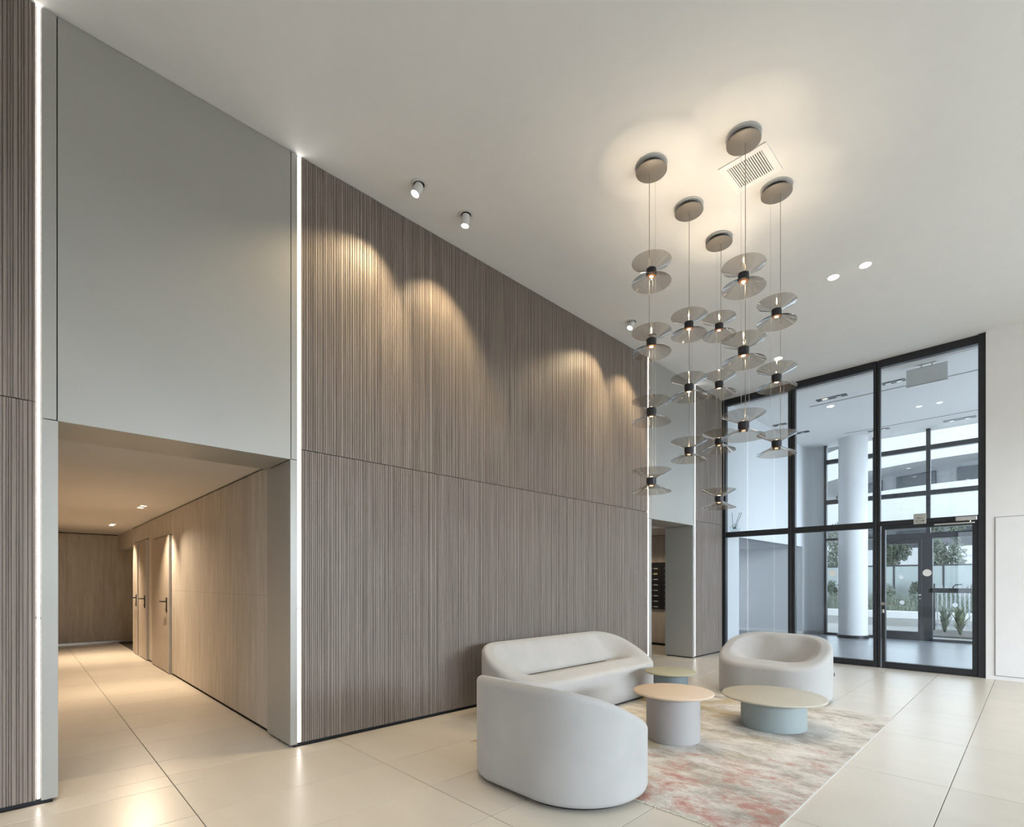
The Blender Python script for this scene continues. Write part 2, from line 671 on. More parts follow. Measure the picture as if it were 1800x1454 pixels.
for nme, (a, b), top, hx in (('door_2', (-6.15, -4.77), 2.12, -4.93), ('door_3', (-7.48, -6.64), 2.165, -6.80), ('door_4', (-8.08, -7.57), 2.165, -7.70)):
    d = struct(empty(nme, ((a + b) / 2, CW, 0)))
    c = (a + b) / 2
    MB().box(a - c - .01, b - c + .03, .015, .06, .0, top + .012).build('frame', M_DARK, d)
    MB().bbox(a - c + .003, b - c - .035, -.028, .03, .012, top - .008, .003).build('leaf', M_DOOR, d)
    MB().bbox(b - c - .034, b - c, -.036, .03, .012, top - .008, .003).build('edge_trim', M_EDGE, d)
    h = MB().bbox(hx - c - .018, hx - c + .018, -.042, -.028, .93, 1.16, .004)
    h.tube([(hx - c, -.04, 1.10), (hx - c, -.085, 1.10), (hx - c - .02, -.095, 1.10), (hx - c - .16, -.095, 1.10)], .011)
    h.lathe([(.012, -.004), (.012, .004)], (hx - c, -.046, .98), 12)
    h.build('lever_handle', M_BLACK, d, 40)
# corridor twin downlights
M_CLAMP = emit('corridor_lamp', (1.0, .78, .55), 10)
for (x, txt) in ((-4.65, 'pair of small square lamps in corridor ceiling, nearer pair'),
                 (-7.87, 'pair of small square lamps in corridor ceiling, farther pair')):
    t = tag(empty('twin_downlight', (x, 1.295, 2.49)), txt, 'ceiling light')
    for dx, aim in ((-.12, (0, .05, -1)), (.12, (.80 if x > -6 else .25, -.24, -1))):
        f = MB()
        f.box(dx - .05, dx + .05, -.05, .05, -.004, .0)
        f.build('trim_frame', M_CEIL, t)
        MB().box(dx - .030, dx + .030, -.030, .030, -.007, -.0042).build('lamp', M_CLAMP, t)
        spot('corridor_beam', (x + dx, 1.295, 2.47), aim, 270, (1.0, .80, .58), 90, 1.0)
# ---- mailbox niche behind the second opening
NY = 10.34
wn = struct(MB().box(-3.2, -.5, NY + .02, NY + .2, 0, 2.6).build('wall_niche_far', M_DARK))
for a, b in ((-3.0, -1.9), (-1.9, -.55)):
    MB().box(a + .001, b - .001, NY, NY + .02, .03, 2.44).build('stone_panel', M_STONE, wn)
struct(MB().box(-3.2, -3.0, 7.2, NY + .2, 0, 2.6).build('wall_niche_end', M_STONE))
struct(MB().box(-3.0, -.555, 7.2, 7.36, 0, 2.6).build('wall_niche_near', M_STONE))
struct(MB().box(-3.2, -.53, 7.2, NY + .2, 2.45, 2.6).build('ceiling', M_CEIL))
spot('niche_beam', (-1.6, 9.0, 2.43), (0, .35, -1), 45, (1.0, .78, .54), 110, .5)
mb = tag(empty('mailbox_unit', (-1.75, NY - .003, .79)), 'black mailbox unit with rows of pale name slots, inside far niche', 'mailbox')
MB().bbox(-.62, .62, -.045, 0, 0, 1.045, .004).build('case', M_BLACK, mb)
M_SLOT = plain('pale_name_slip', (0.62, 0.62, 0.60), .6)
M_SLOTG = plain('greenish_name_slip', (0.50, 0.52, 0.28), .6)
for cx in range(4):
    for r in range(8):
        x = -.465 + cx * .31
        z = .055 + r * .122
        dr = MB().bbox(x - .148, x + .148, -.056, -.045, z - .055, z + .055, .003).build('mailbox_door', M_BLACK, mb)
        if (cx, r) in ((1, 5), (2, 6)):
            MB().box(x - .04, x + .055, -.059, -.056, z - .014, z + .022).build('name_slip', M_SLOTG, dr)
        elif (cx * 3 + r) % 7 != 3 or cx == 2:
            MB().box(x - .035, x + .065, -.059, -.056, z - .009, z + .009).build('name_slip', M_SLOT, dr)
        MB().lathe([(.008, 0), (.008, .004)], (0, 0, 0), 10).build('lock', M_STEEL, dr, None, (x - .075, -.056, z), (pi / 2, 0, 0))

# ---- white wall right of the glazing, window wall, rear wall
wf = struct(MB().box(3.862, RX + .3, GY - .06, GY + .16, 0, CEIL).build('wall_far', M_WHITE))
M_ACC = plain('white_access_panel', (0.86, 0.85, 0.845), 0.75, var=.01)
MB().box(3.955, 5.2, GY - .063, GY - .058, .055, 2.33).build('shadow_gap', plain('panel_gap', (.25, .25, .25), .8), wf)
MB().bbox(3.963, 5.192, GY - .074, GY - .060, .063, 2.322, .002).build('access_panel', M_ACC, wf)
wr_ = MB()
wr_.box(RX, RX + .3, BY - .3, .8, 0, CEIL)
wr_.box(RX, RX + .3, 9.8, GY + .1, 0, CEIL)
wr_.box(RX, RX + .3, .8, 9.8, 3.05, CEIL)
wall_right = struct(wr_.build('wall_right', M_WHITE))
w3 = struct(empty('window_3', (RX, 5.3, 0)))
for y in (-4.46, -2.2, 0, 2.2, 4.46):
    MB().box(.02, .12, y - .04, y + .04, 0, 3.05).build('mullion', M_FRAME, w3)
for z in (.05, 2.1, 3.0):
    MB().box(.03, .11, -4.5, 4.5, z - .04, z + .04).build('transom', M_FRAME, w3)
wb = MB()
wb.box(-.5, 2.3, BY - .3, BY, 0, CEIL)
wb.box(8.0, RX + .3, BY - .3, BY, 0, CEIL)
wb.box(2.3, 8.0, BY - .3, BY, 3.3, CEIL)
struct(wb.build('wall_back', M_WHITE))
w4 = struct(empty('window_4', (5.15, BY, 0)))
for x in (-2.8, -.9, .95, 2.8):
    MB().box(x - .04, x + .04, -.12, -.02, 0, 3.3).build('mullion', M_FRAME, w4)
for z in (.05, 2.35, 3.25):
    MB().box(-2.84, 2.84, -.11, -.03, z - .04, z + .04).build('transom', M_FRAME, w4)

# ================================================================== GLAZED PARTITION
w1 = struct(empty('window_1', (0, GY, 0)))
F0, F1 = 0.0, 0.10


def bar(nm, x0, x1, z0, z1, par, y0=F0, y1=F1, mat=None, r=.003):
    return MB().bbox(x0, x1, y0, y1, z0, z1, r).build(nm, mat or M_FRAME, par)


bar('mullion', 0.002, .060, 0, CEIL - .001, w1)
for x0, x1 in ((1.203, 1.317), (2.499, 2.591)):
    xm = (x0 + x1) / 2
    bar('mullion', x0, xm - .004, 0, CEIL - .001, w1)
    bar('mullion', xm + .004, x1, 0, CEIL - .001, w1, .012)
    bar('mullion', xm - .004, xm + .004, 0, CEIL - .001, w1, .03)
bar('mullion', 3.778, 3.86, 0, CEIL - .001, w1, -.03)
for x0, x1 in ((.06, 1.203), (1.317, 2.499), (2.591, 3.778)):
    bar('top_rail', x0, x1, 4.905, CEIL - .001, w1)
for x0, x1 in ((.06, 1.203), (1.317, 2.499)):
    bar('transom', x0, x1, 2.285, 2.388, w1)
    bar('bottom_rail', x0, x1, .005, .100, w1)
    MB().box(x0 - .005, x1 + .005, .046, .054, .095, 2.29).build('pane', M_GLASS, w1)
    MB().box(x0 - .005, x1 + .005, .046, .054, 2.383, 4.91).build('pane', M_GLASS, w1)
bar('transom', 2.591, 3.778, 2.315, 2.388, w1)
MB().box(2.586, 3.783, .046, .054, 2.383, 4.91).build('pane', M_GLASS, w1)
M_DOT = plain('white_safety_dot', (0.82, 0.82, 0.80), .7)


def disc(nm, mat, par, x, y, z, r, th=.0015):
    return MB().lathe([(r, 0), (r, th)], (0, 0, 0), 28).build(nm, mat, par, None, (x, y, z), (pi / 2, 0, 0))


disc('safety_dot', M_DOT, w1, 1.902, .045, 1.549, .055)
MB().box(2.597, 2.606, -.004, .01, 1.10, 1.20).build('strike_plate', M_STEEL, w1)

d1 = struct(empty('door_1', (2.612, GY, 0)))
L = 3.774 - 2.612
bar('stile', 0, .048, .008, 2.312, d1)
bar('stile', L - .062, L, .008, 2.312, d1)
bar('top_rail', .048, L - .062, 2.25, 2.312, d1)
bar('bottom_rail', .048, L - .062, .008, .104, d1)
MB().box(.043, L - .057, .046, .054, .10, 2.255).build('pane', M_GLASS, d1)
disc('safety_dot', M_DOT, d1, 3.187 - 2.612, .045, 1.542, .055)
h = MB().lathe([(.026, 0), (.026, .008)], (0, 0, 0), 20).build('rose', M_STEEL, d1, 40, (.02, 0, 1.045), (pi / 2, 0, 0))
MB().tube([(.02, -.008, 1.045), (.02, -.05, 1.045), (.035, -.058, 1.045), (.16, -.058, 1.04)], .009).build('lever', M_STEEL, d1, 40)
MB().bbox(.004, .034, -.008, 0, .895, .955, .004).build('cylinder_plate', M_STEEL, d1)
cl = tag(empty('door_closer', (3.50, GY, 2.33)), 'steel door closer with slide arm above the glass entrance door', 'door closer')
MB().bbox(.03, .268, -.075, -.001, -.022, .040, .005).build('body', M_STEEL, cl)
MB().bbox(-.217, .243, -.062, -.030, -.066, -.043, .003).build('arm', M_STEEL, cl)
MB().lathe([(.014, -.045), (.014, -.02)], (.19, -.045, 0), 14).build('pivot', M_STEEL, cl, 40)

# sign plate above the door
sg = tag(empty('sign_plate', (3.103, GY, 2.306)), 'small brushed metal sign with two lines of Hebrew above the glass door', 'sign')
MB().bbox(-.078, .078, -.008, -.001, 0, .162, .002).build('plate', plain('sign_metal', (.50, .50, .46), .4, metal=.5, scale=10), sg)
M_INK = plain('dark_sign_ink', (.05, .05, .05), .6)


def text(body, size, loc, mat, par, align='CENTER', rot=(pi / 2, 0, 0), name='lettering', ext=.0004):
    c = bpy.data.curves.new(name, 'FONT')
    c.body = body
    c.size = size
    c.align_x = align
    c.extrude = ext
    o = bpy.data.objects.new(name, c)
    COL.objects.link(o)
    dg = bpy.context.evaluated_depsgraph_get()
    me = bpy.data.meshes.new_from_object(o.evaluated_get(dg))
    bpy.data.objects.remove(o)
    me.materials.clear()
    me.materials.append(mat)
    q = bpy.data.objects.new(name, me)
    COL.objects.link(q)
    q.location = loc
    q.rotation_euler = rot
    q.parent = par
    return q


text('\u05df\u05d5\u05d3\u05e2\u05d5\u05de', .034, (0, -.0085, .080), M_INK, sg)
text('\u05dd\u05d9\u05e8\u05d9\u05d9\u05d3', .042, (0, -.0085, .034), M_INK, sg)

# reed diffuser standing on the transom behind the pane
rd = tag(empty('reed_diffuser', (.175, GY + .085, 2.388)), 'round clear flask with three dark reeds on the ledge at upper left pane', 'diffuser')
MB().lathe([(.035, 0), (.075, .02), (.098, .07), (.094, .115), (.06, .15), (.03, .162), (.03, .185)], (0, .08, 0), 28, False).build('flask', glass('flask_glass', (.88, .92, .93), 1.4), rd, 50)
for a, b in (((-.04, .08, .10), (-.055, .08, .40)), ((-.01, .08, .10), (.10, .08, .395)), ((.01, .08, .10), (.135, .08, .385))):
    MB().tube([a, b], .004, 6).build('reed', M_BLACK, rd)
MB().box(.0, .07, -.022, -.019, .065, .09).build('label_patch', M_INK, rd)
bar('ledge', .06, .5, 2.386, 2.388, w1, .05, .28, M_GLASS, .0005)

# ================================================================== VESTIBULE BEYOND THE GLASS
VY = 15.5
struct(MB().box(-2.4, 7.0, GY + .06, VY + .2, -.14, 0).build('floor', M_VFLOOR))
vc = MB()
vc.box(-2.4, 7.0, GY + .02, 10.69, 5.28, 5.45)
vc.box(-2.4, 7.0, 10.69, VY + .25, CEIL, 5.45)
struct(vc.build('ceiling', M_WHITE))
vl = MB()
vl.box(-.25, 0, GY + .1, 10.924, 0, 5.3)
vl.box(-.25, 0, 10.924, 15.12, 2.345, 5.3)
arc = [(0 + .42 * (1 - cos(t)), 15.12 + .42 * sin(t)) for t in [i * pi / 2 / 10 for i in range(11)]]
vl.prism([(-.3, 15.12)] + arc + [(.42, 15.8), (-.3, 15.8)], 0, 5.3)
struct(vl.build('wall_vestibule_left', M_GREYWALL))
vr = MB()
vr.box(-2.4, -2.2, 10.56, 15.8, 0, 2.6)
vr.box(-2.2, -.3, 15.12, 15.8, 0, 2.6)
vr.box(-2.2, -.25, 10.56, 10.68, 0, 2.6)
vr.box(-2.4, -.25, 10.56, 15.8, 2.345, 2.6)
struct(vr.build('wall_alcove', plain('alcove_grey', (.76, .77, .78), .8, var=.01)))
struct(MB().box(6.8, 7.0, GY + .1, 10.9, 0, 5.3).box(6.8, 7.0, 15.0, VY + .2, 0, 5.3).box(6.8, 7.0, 10.9, 15.0, 4.4, 5.3).build('wall_vestibule_right', M_WHITE))  # unseen wall, opened up to let the added side light in
bb = MB()
bb.box(-2.2, -.0, 15.105, 15.12, 0, .08)
bb.loft([[(x - .012, y, 0) for x, y in arc] + [(x, y, 0) for x, y in reversed(arc)], [(x - .012, y, .08) for x, y in arc] + [(x, y, .08) for x, y in reversed(arc)]])
struct(bb.build('baseboard_vestibule', M_WHITE))
cm = tag(empty('column', (1.15, 15.12, 0)), 'round white column with dark base ring in the vestibule beyond the glass', 'column')
MB().lathe([(.312, .07), (.312, CEIL)], (0, 0, 0), 48).build('shaft', plain('column_paint', (.70, .71, .72), .7, var=.01), cm, 40)
MB().lathe([(.335, 0), (.335, .07), (.31, .075)], (0, 0, 0), 48).build('base_ring', M_FRAME, cm, 40)

M_SLIT = plain('slot_grey', (.16, .165, .17), .6)
for y, nm in ((11.78, 'long slot diffuser in vestibule ceiling nearer the glass partition'), (14.51, 'long slot diffuser in vestibule ceiling nearer the outer glazing')):
    s = tag(empty('slot_diffuser', (1.10, y, CEIL)), nm, 'air diffuser')
    MB().box(0, 5.0, -.022, .022, -.004, 0).build('slot', M_SLIT, s)
    MB().box(0, 5.0, -.030, -.022, -.006, 0).build('flange', M_WHITE, s)
    MB().box(0, 5.0, .022, .030, -.006, 0).build('flange', M_WHITE, s)
spots_v = [(1.564, 11.50, .52, 'under first bay, left of the slot diffuser end'), (2.57, 11.40, .34, 'beside the hanging blank panel'),
           (3.183, 15.05, .55, 'above the outer door, nearest right mullion'), (.426, 13.66, .28, 'near the second mullion, over the alcove'),
           (1.75, 14.75, .42, 'just right of the round column top'), (.25, 12.62, .28, 'just left of the first tall mullion')]
for x, y, wd, where in spots_v:
    r = tag(empty('recessed_twin_light', (x, y, CEIL)), 'black recessed twin spotlight in vestibule ceiling ' + where, 'ceiling light')
    f = MB()
    for (a0, a1, b0, b1) in ((-wd / 2, wd / 2, -.075, -.055), (-wd / 2, wd / 2, .055, .075), (-wd / 2, -wd / 2 + .02, -.055, .055), (wd / 2 - .02, wd / 2, -.055, .055)):
        f.box(a0, a1, b0, b1, -.006, 0)
    f.build('frame', M_FRAME, r)
    MB().box(-wd / 2 + .02, wd / 2 - .02, -.055, .055, -.003, -.001).build('housing', M_BLACK, r)
    for sx in ((-1, 1) if wd > .3 else (0,)):
        MB().lathe([(.045, -.016), (.045, -.006), (.03, -.003)], (sx * wd * .24, 0, 0), 20).build('lamp', M_STEEL, r, 40)
for x, y, where in ((1.41, 12.04, 'below the slot, left bay'),):
    r = tag(empty('round_downlight', (x, y, CEIL)), 'lit round downlight in vestibule ceiling ' + where, 'ceiling light')
    MB().lathe([(.075, -.006), (.075, 0)], (0, 0, 0), 24).build('trim', M_WHITE, r)
    MB().lathe([(.058, -.009), (.058, -.0062)], (0, 0, 0), 24).build('lens', M_SPOT, r)
hp = tag(empty('hanging_panel', (3.10, 10.86, CEIL)), 'blank grey rectangular panel hanging from a bracket in the vestibule ceiling', 'sign')
HZ = -.32
MB().bbox(-.27, .27, -.012, .012, HZ, -.035, .003).build('board', plain('blank_panel_grey', (.72, .725, .73), .5), hp)
MB().box(-.275, .275, -.014, .014, HZ - .012, HZ).build('edge_trim', M_STEEL, hp)
MB().box(-.12, .12, -.03, .03, -.012, 0).build('mount', M_STEEL, hp)
for sx in (-.07, .07):
    MB().box(sx - .008, sx + .008, -.008, .008, -.04, -.01).build('bracket', M_STEEL, hp)

# ---- outer glazing and outer door
w2 = struct(empty('window_2', (0, VY, 0)))
M_FR2 = plain('dark_grey_outer_frame', (.045, .048, .053), .45, metal=.2)


def bar2(nm, x0, x1, z0, z1, par=None, y0=-.05, y1=.07):
    return MB().bbox(x0, x1, y0, y1, z0, z1, .003).build(nm, M_FR2, par or w2)


bar2('mullion', .42, .478, 0, CEIL)
bar2('mullion', 1.50, 1.58, 0, CEIL)
bar2('mullion', 2.55, 2.632, 2.56, CEIL)
bar2('mullion', 4.6, 4.68, 0, CEIL)
bar2('mullion', 6.7, 6.78, 0, CEIL)
spans = [(.478, 1.50), (1.58, 2.55), (2.632, 4.6), (4.68, 6.7)]
for a, b in spans:
    for z0, z1 in ((4.53, 4.64), (3.46, 3.57)):
        bar2('transom', a, b, z0, z1)
    for z0, z1 in ((2.55, 3.48), (3.55, 4.55), (4.62, CEIL)):
        MB().box(a - .01, b + .01, .0, .01, z0, z1).build('pane', M_GLASS, w2)
bar2('transom', .478, 1.50, 2.49, 2.55)
bar2('transom', 1.58, 4.6, 2.43, 2.57)
bar2('transom', 4.68, 6.7, 2.43, 2.57)
bar2('sill', .478, 1.50, 0, .06)
MB().box(.47, 1.51, 0, .01, .05, 2.5).build('pane', M_GLASS, w2)
bar2('mullion', 2.478, 2.672, 0, 2.43)
bar2('transom', 2.60, 4.6, 1.145, 1.254)
bar2('sill', 2.60, 4.6, 0, .06)
bar2('sill', 4.68, 6.7, 0, .06)
MB().box(2.66, 4.61, 0, .01, 1.25, 2.44).build('pane', M_GLASS, w2)
MB().box(2.60, 4.61, 0, .01, .05, 1.15).build('pane', M_GLASS, w2)
MB().box(4.67, 6.71, 0, .01, .05, 2.44).build('pane', M_GLASS, w2)
d5 = struct(empty('door_5', (1.60, VY, 0)))
for nm, a in (('stile', (0.0, .163, .005, 2.425)), ('stile', (.802, .875, .005, 2.425)), ('top_rail', (.163, .802, 2.32, 2.425)), ('bottom_rail', (.163, .802, .005, .205))):
    bar2(nm, *a, par=d5, y0=-.06, y1=.05)
MB().box(.155, .81, -.01, .0, .2, 2.33).build('pane', M_GLASS, d5)
MB().tube([(.84, -.06, 1.09), (.84, -.11, 1.09), (.82, -.12, 1.09), (.70, -.12, 1.09)], .010).build('lever', M_STEEL, d5, 40)
disc('rose', M_STEEL, d5, .84, -.06, 1.09, .025, .006)
disc('keyhole', M_STEEL, d5, .84, -.06, 1.0, .018, .006)
disc('safety_dot', M_DOT, d5, .47, -.011, 1.52, .05)
disc('safety_dot', M_DOT, d5, .49, -.011, .90, .05)
disc('safety_dot', M_DOT, w2, 3.07, -.001, .87, .05)
wh = MB().bbox(2.98, 3.10, -.07, -.05, 1.19, 1.25, .003)
wh.tube([(3.04, -.07, 1.24), (3.04, -.10, 1.28), (3.08, -.10, 1.33), (3.20, -.10, 1.345)], .011)
wh.build('window_lever', M_FRAME, w2, 40)

# ================================================================== OUTSIDE
gr = MB()
gr.box(-30, 40, VY + .2, 70, -.2, -.02)
gr.box(RX + .3, 40, -30, VY + .2, -.2, -.03)
gr.box(-12, RX + .3, -30, BY - .3, -.2, -.03)
gd = gr.build('ground', plain('pale_paving', (.30, .295, .28), .9, var=.06, scale=1.5))
gd['kind'] = 'structure'
cb = MB().bbox(-8, 14, 24.4, 24.85, -.02, .27, .02).build('planter_kerb', plain('white_concrete', (.72, .72, .71), .8))
tag(cb, 'long white concrete kerb edging the planting outside', 'kerb')
M_LEAF = plain('grey_green_leaf', (.105, .135, .095), .6, var=.35, scale=9)
M_LEAF2 = plain('silver_green_leaf', (.21, .245, .19), .6, var=.35, scale=9)
M_LEAF3 = plain('olive_strap_leaf', (.20, .225, .13), .55, var=.35, scale=7)
M_BARK = plain('bark', (.14, .12, .10), .9)


def shrub(x, y, h, wd, n, seed, label, mat, leaf=.12, trunk=0.0, group=None, nm='shrub', cat='shrub'):
    rnd = random.Random(seed)
    o = tag(empty(nm, (x, y, -.02)), label, cat, group)
    m = MB()
    lumps = [(rnd.uniform(-.5, .5) * wd, rnd.uniform(-.4, .4) * wd, trunk + (h - trunk) * rnd.uniform(.2, .8), rnd.uniform(.25, .45)) for _ in range(7)]
    for i in range(n):
        lx, ly, lz, lr = rnd.choice(lumps)
        d = Vector((rnd.gauss(0, 1), rnd.gauss(0, 1), rnd.gauss(0, 1))).normalized() * (rnd.random() ** .4)
        p = Vector((lx + d.x * lr * wd, ly + d.y * lr * wd, max(.03, lz + d.z * lr * (h - trunk) * .6)))
        a = Vector((rnd.gauss(0, 1), rnd.gauss(0, 1), rnd.gauss(.4, 1))).normalized()
        b = a.orthogonal().normalized()
        s = leaf * rnd.uniform(.6, 1.3)
        m.quad(p - a * s, p + b * s * .32 + Vector((0, 0, .01)), p + a * s, p - b * s * .32)
    m.build('foliage', mat, o)
    st = MB()
    for i in range(3):
        lx, ly, lz, lr = lumps[i]
        st.tube([(lx * .1, ly * .1, 0), (lx * .4, ly * .4, lz * .5), (lx, ly, lz)], [.05 * max(.3, trunk / 2), .035 * max(.3, trunk / 2), .012], 6)
    st.build('stem', M_BARK, o)
    return o


def spiky(x, y, h, n, seed, label, mat, group=None):
    rnd = random.Random(seed)
    o = tag(empty('strap_leaf_plant', (x, y, .021)), label, 'plant', group)
    for k in range(n):
        a = rnd.uniform(0, 2 * pi)
        hh = h * rnd.uniform(.35, 1.05)
        out = rnd.uniform(.06, .30) * h
        wd = rnd.uniform(.025, .055)
        m = MB()
        L_, R_ = [], []
        for i in range(6):
            t = i / 5
            r = out * t ** 1.6
            z = hh * (t - .25 * t ** 3)
            ww = wd * sin(pi * min(1, .15 + t * .84))
            c = Vector((cos(a) * r, sin(a) * r, z))
            sd = Vector((-sin(a), cos(a), 0)) * ww
            L_.append(c - sd)
            R_.append(c + sd)
        for i in range(5):
            m.quad(L_[i], R_[i], R_[i + 1], L_[i + 1])
        m.build('leaf', mat, o, 60)
    return o


for i, (x, wd, h, lb) in enumerate(((-1.75, .5, 1.5, 'grey-green shrub behind the white kerb, seen left of the round column'),
                                    (.25, .46, 1.35, 'silver-green shrub behind the white kerb, at the left edge of the outer door glass'),
                                    (1.12, .46, 1.65, 'tallest grey-green shrub behind the white kerb, middle of the outer door glass'),
                                    (1.98, .46, 1.30, 'silver-green shrub behind the white kerb, hidden partly by the outer door stile'),
                                    (2.85, .46, 1.55, 'grey-green shrub behind the white kerb, seen over the window lever'))):
    shrub(x, 25.6, h, wd, 520, 20 + i, lb, M_LEAF2 if i % 2 else M_LEAF, .085, 0)
for i, (x, wd, h, lb) in enumerate(((-2.1, 1.0, 4.4, 'leafy tree beyond the screen fence, seen left of the round column'),
                                    (-.1, .95, 3.9, 'leafy tree beyond the screen fence, behind the middle mullion'),
                                    (1.7, .92, 4.2, 'leafy tree beyond the screen fence, over the outer door'),
                                    (3.5, .95, 4.7, 'tallest leafy tree beyond the screen fence, at the right of the glazing'))):
    shrub(x, 28.0, h, wd, 1700, 60 + i, lb, M_LEAF if i % 2 else M_LEAF2, .10, 1.3, None, 'tree', 'tree')
rnd = random.Random(77)
gm = MB()
for i in range(2600):
    x, y = rnd.uniform(-3.2, 4.6), rnd.uniform(24.93, 25.12)
    h = rnd.uniform(.45, 1.0)
    a, b = rnd.uniform(-.22, .22), rnd.uniform(-.05, .05)
    wv = rnd.uniform(.008, .016)
    k = len(gm.v)
    gm.v += [(x - wv, y, 0), (x + wv, y, 0), (x + a * .4 - wv, y + b * .4, h * .6), (x + a * .4 + wv, y + b * .4, h * .6), (x + a, y + b, h)]
    gm.f += [(k, k + 1, k + 3, k + 2), (k + 2, k + 3, k + 4)]
og = gm.build('ornamental_grass', M_LEAF2)
og['kind'] = 'stuff'
tag(og, 'feathery silver-green grass growing in a strip along the white kerb outside', 'grass')
sf = tag(empty('screen_fence', (1.0, 26.5, 0)), 'pale grey-green solid screen fence behind the outdoor shrubs', 'fence')
M_SCR = plain('pale_screen', (.42, .47, .46), .5)
for i in range(7):
    MB().box(-5.6 + i * 1.6 + .03, -4.0 + i * 1.6 - .03, -.02, .02, .2, 2.05).build('screen_panel', M_SCR, sf)
    MB().box(-5.63 + i * 1.6, -5.57 + i * 1.6, -.04, .04, -.02, 2.1).build('post', M_FR2, sf)
MB().box(-5.6, 5.6, -.03, .03, 2.05, 2.11).build('top_rail', M_FR2, sf)
pf = tag(empty('picket_fence', (3.35, 19.4, 0)), 'light metal picket fence beside broad-leaved plants outside the right pane', 'fence')
M_PIC = plain('pale_metal_picket', (.50, .52, .54), .5)
for i in range(24):
    MB().box(-1.0 + i * .1 - .018, -1.0 + i * .1 + .018, -.012, .012, -.02, 1.30).build('picket', M_PIC, pf)
for z in (.15, 1.2):
    MB().box(-1.05, 1.4, .012, .03, z - .02, z + .02).build('rail', M_PIC, pf)
MB().box(-1.22, -1.05, -.05, .05, -.02, 1.35).build('post', M_FR2, pf)
for i, (x, y, h, lb) in enumerate(((2.62, 18.3, 1.05, 'leftmost strap-leaved plant in the soil bed by the picket fence'),
                                   (3.00, 17.5, 1.0, 'nearest strap-leaved plant in the soil bed, close to the outer pane'),
                                   (3.36, 18.52, 1.3, 'tallest strap-leaved plant in the soil bed, against the pickets'),
                                   (3.78, 17.9, 1.1, 'rightmost strap-leaved plant in the soil bed by the picket fence'))):
    spiky(x, y, h, 34, 90 + i, lb, M_LEAF3 if i % 2 else M_LEAF2)
bd = MB().prism([(2.35, 16.9), (4.6, 16.9), (4.6, 19.2), (2.35, 19.2)], -.02, .02).build('planting_bed', plain('dark_soil', (.12, .115, .105), .95))
tag(bd, 'dark soil bed under the broad-leaved plants outside', 'planting bed')

# building with curved balconies
bu = tag(empty('apartment_building', (2.5, 43, 0)), 'pale apartment building with curved balconies seen through the entrance glazing', 'building')


def ring_pts(r, n=40):
    return [(r * cos(pi + pi * i / n), r * sin(pi + pi * i / n) * 1.0) for i in range(n + 1)] + [(r, 6), (-r, 6)]


M_BWALL = plain('building_grey_wall', (.40, .41, .43), .7)
M_SLAB = plain('building_white_slab', (.84, .85, .86), .8)
M_BGL = plain('building_dark_glazing', (.10, .115, .13), .2)
MB().prism(ring_pts(8.0), 0, 30).build('wall', M_BWALL, bu)
for f in range(8):
    z = 1.75 + f * 3.1
    MB().prism(ring_pts(10.0 + (.5 if f % 2 else 0)), z - .35, z).build('balcony_slab', M_SLAB, bu)
    m = MB()
    o_, i_ = ring_pts(10.0 + (.5 if f % 2 else 0))[:41], ring_pts(9.85 + (.5 if f % 2 else 0))[:41]
    m.loft([[(x, y, z) for x, y in o_] + [(x, y, z) for x, y in reversed(i_)], [(x, y, z + 1.42) for x, y in o_] + [(x, y, z + 1.42) for x, y in reversed(i_)]])
    m.build('parapet', M_SLAB, bu)
    for a in range(9):
        t = pi + pi * (a + .5) / 9
        c = Vector((8.02 * cos(t), 8.02 * sin(t), 0))
        d = Vector((-sin(t), cos(t), 0)) * .95
        q = Vector((cos(t), sin(t), 0)) * .05
        wz0, wz1 = z + .1, z + 2.5
        m = MB()
        m.loft([[c - d - q, c + d - q, c + d + q, c - d + q], ] and [[(p.x, p.y, zz) for p in (c - d - q, c + d - q, c + d + q, c - d + q)] for zz in (wz0, wz1)])
        m.build('window', M_BGL, bu)

# ================================================================== CEILING FITTINGS
# wall washers
M_BARREL = plain('white_spot_barrel', (.70, .69, .68), .5, var=.01)


def washer(y, dy, dx, label, beam):
    o = tag(empty('spotlight', (.445, y, CEIL)), label, 'spotlight', )
    rg = MB()
    n = 32
    rings = []
    for r, z in ((.050, -.001), (.050, -.006), (.072, -.006), (.072, -.001)):
        rings.append([(r * cos(2 * pi * i / n), r * sin(2 * pi * i / n), z) for i in range(n)])
    rg.loft(rings, False)
    rg.build('trim_ring', M_BARREL, o, 40)
    MB().lathe([(.050, -.0045), (.050, -.0012)], (0, 0, 0), 32).build('recess', M_DARK, o)
    d = Vector((dx, dy, -1)).normalized()
    q = (-d).to_track_quat('Z', 'Y').to_euler()
    MB().lathe([(.034, -.098), (.038, -.102), (.040, -.098), (.040, .0)], (0, 0, 0), 32).build('barrel', M_BARREL, o, 50, (0, 0, -.012), q)
    MB().lathe([(.034, -.100), (.034, -.097)], (0, 0, 0), 24).build('lens', M_SPOT, o, None, (0, 0, -.012), q)
    p = Vector((.445, y, CEIL - .012)) + d * .115
    spot('wall_wash_beam', p, beam, 120, (1.0, .78, .48), 84, .6, None, .02)
    return o


washer(2.631, -.42, -.10, 'white ceiling spotlight tilted left, nearest the camera over slatted wall', (-.16, -.42, -1))
washer(3.18, -.06, -.10, 'white ceiling spotlight pointing down, second from camera over slatted wall', (-.16, -.06, -1))
washer(6.149, -.50, -.12, 'white ceiling spotlight tilted left at far end of the slatted wall', (-.16, -.48, -1))
washer(6.69, -.12, -.10, 'white ceiling spotlight behind the leftmost pendant, farthest along the slatted wall', (-.16, -.12, -1))


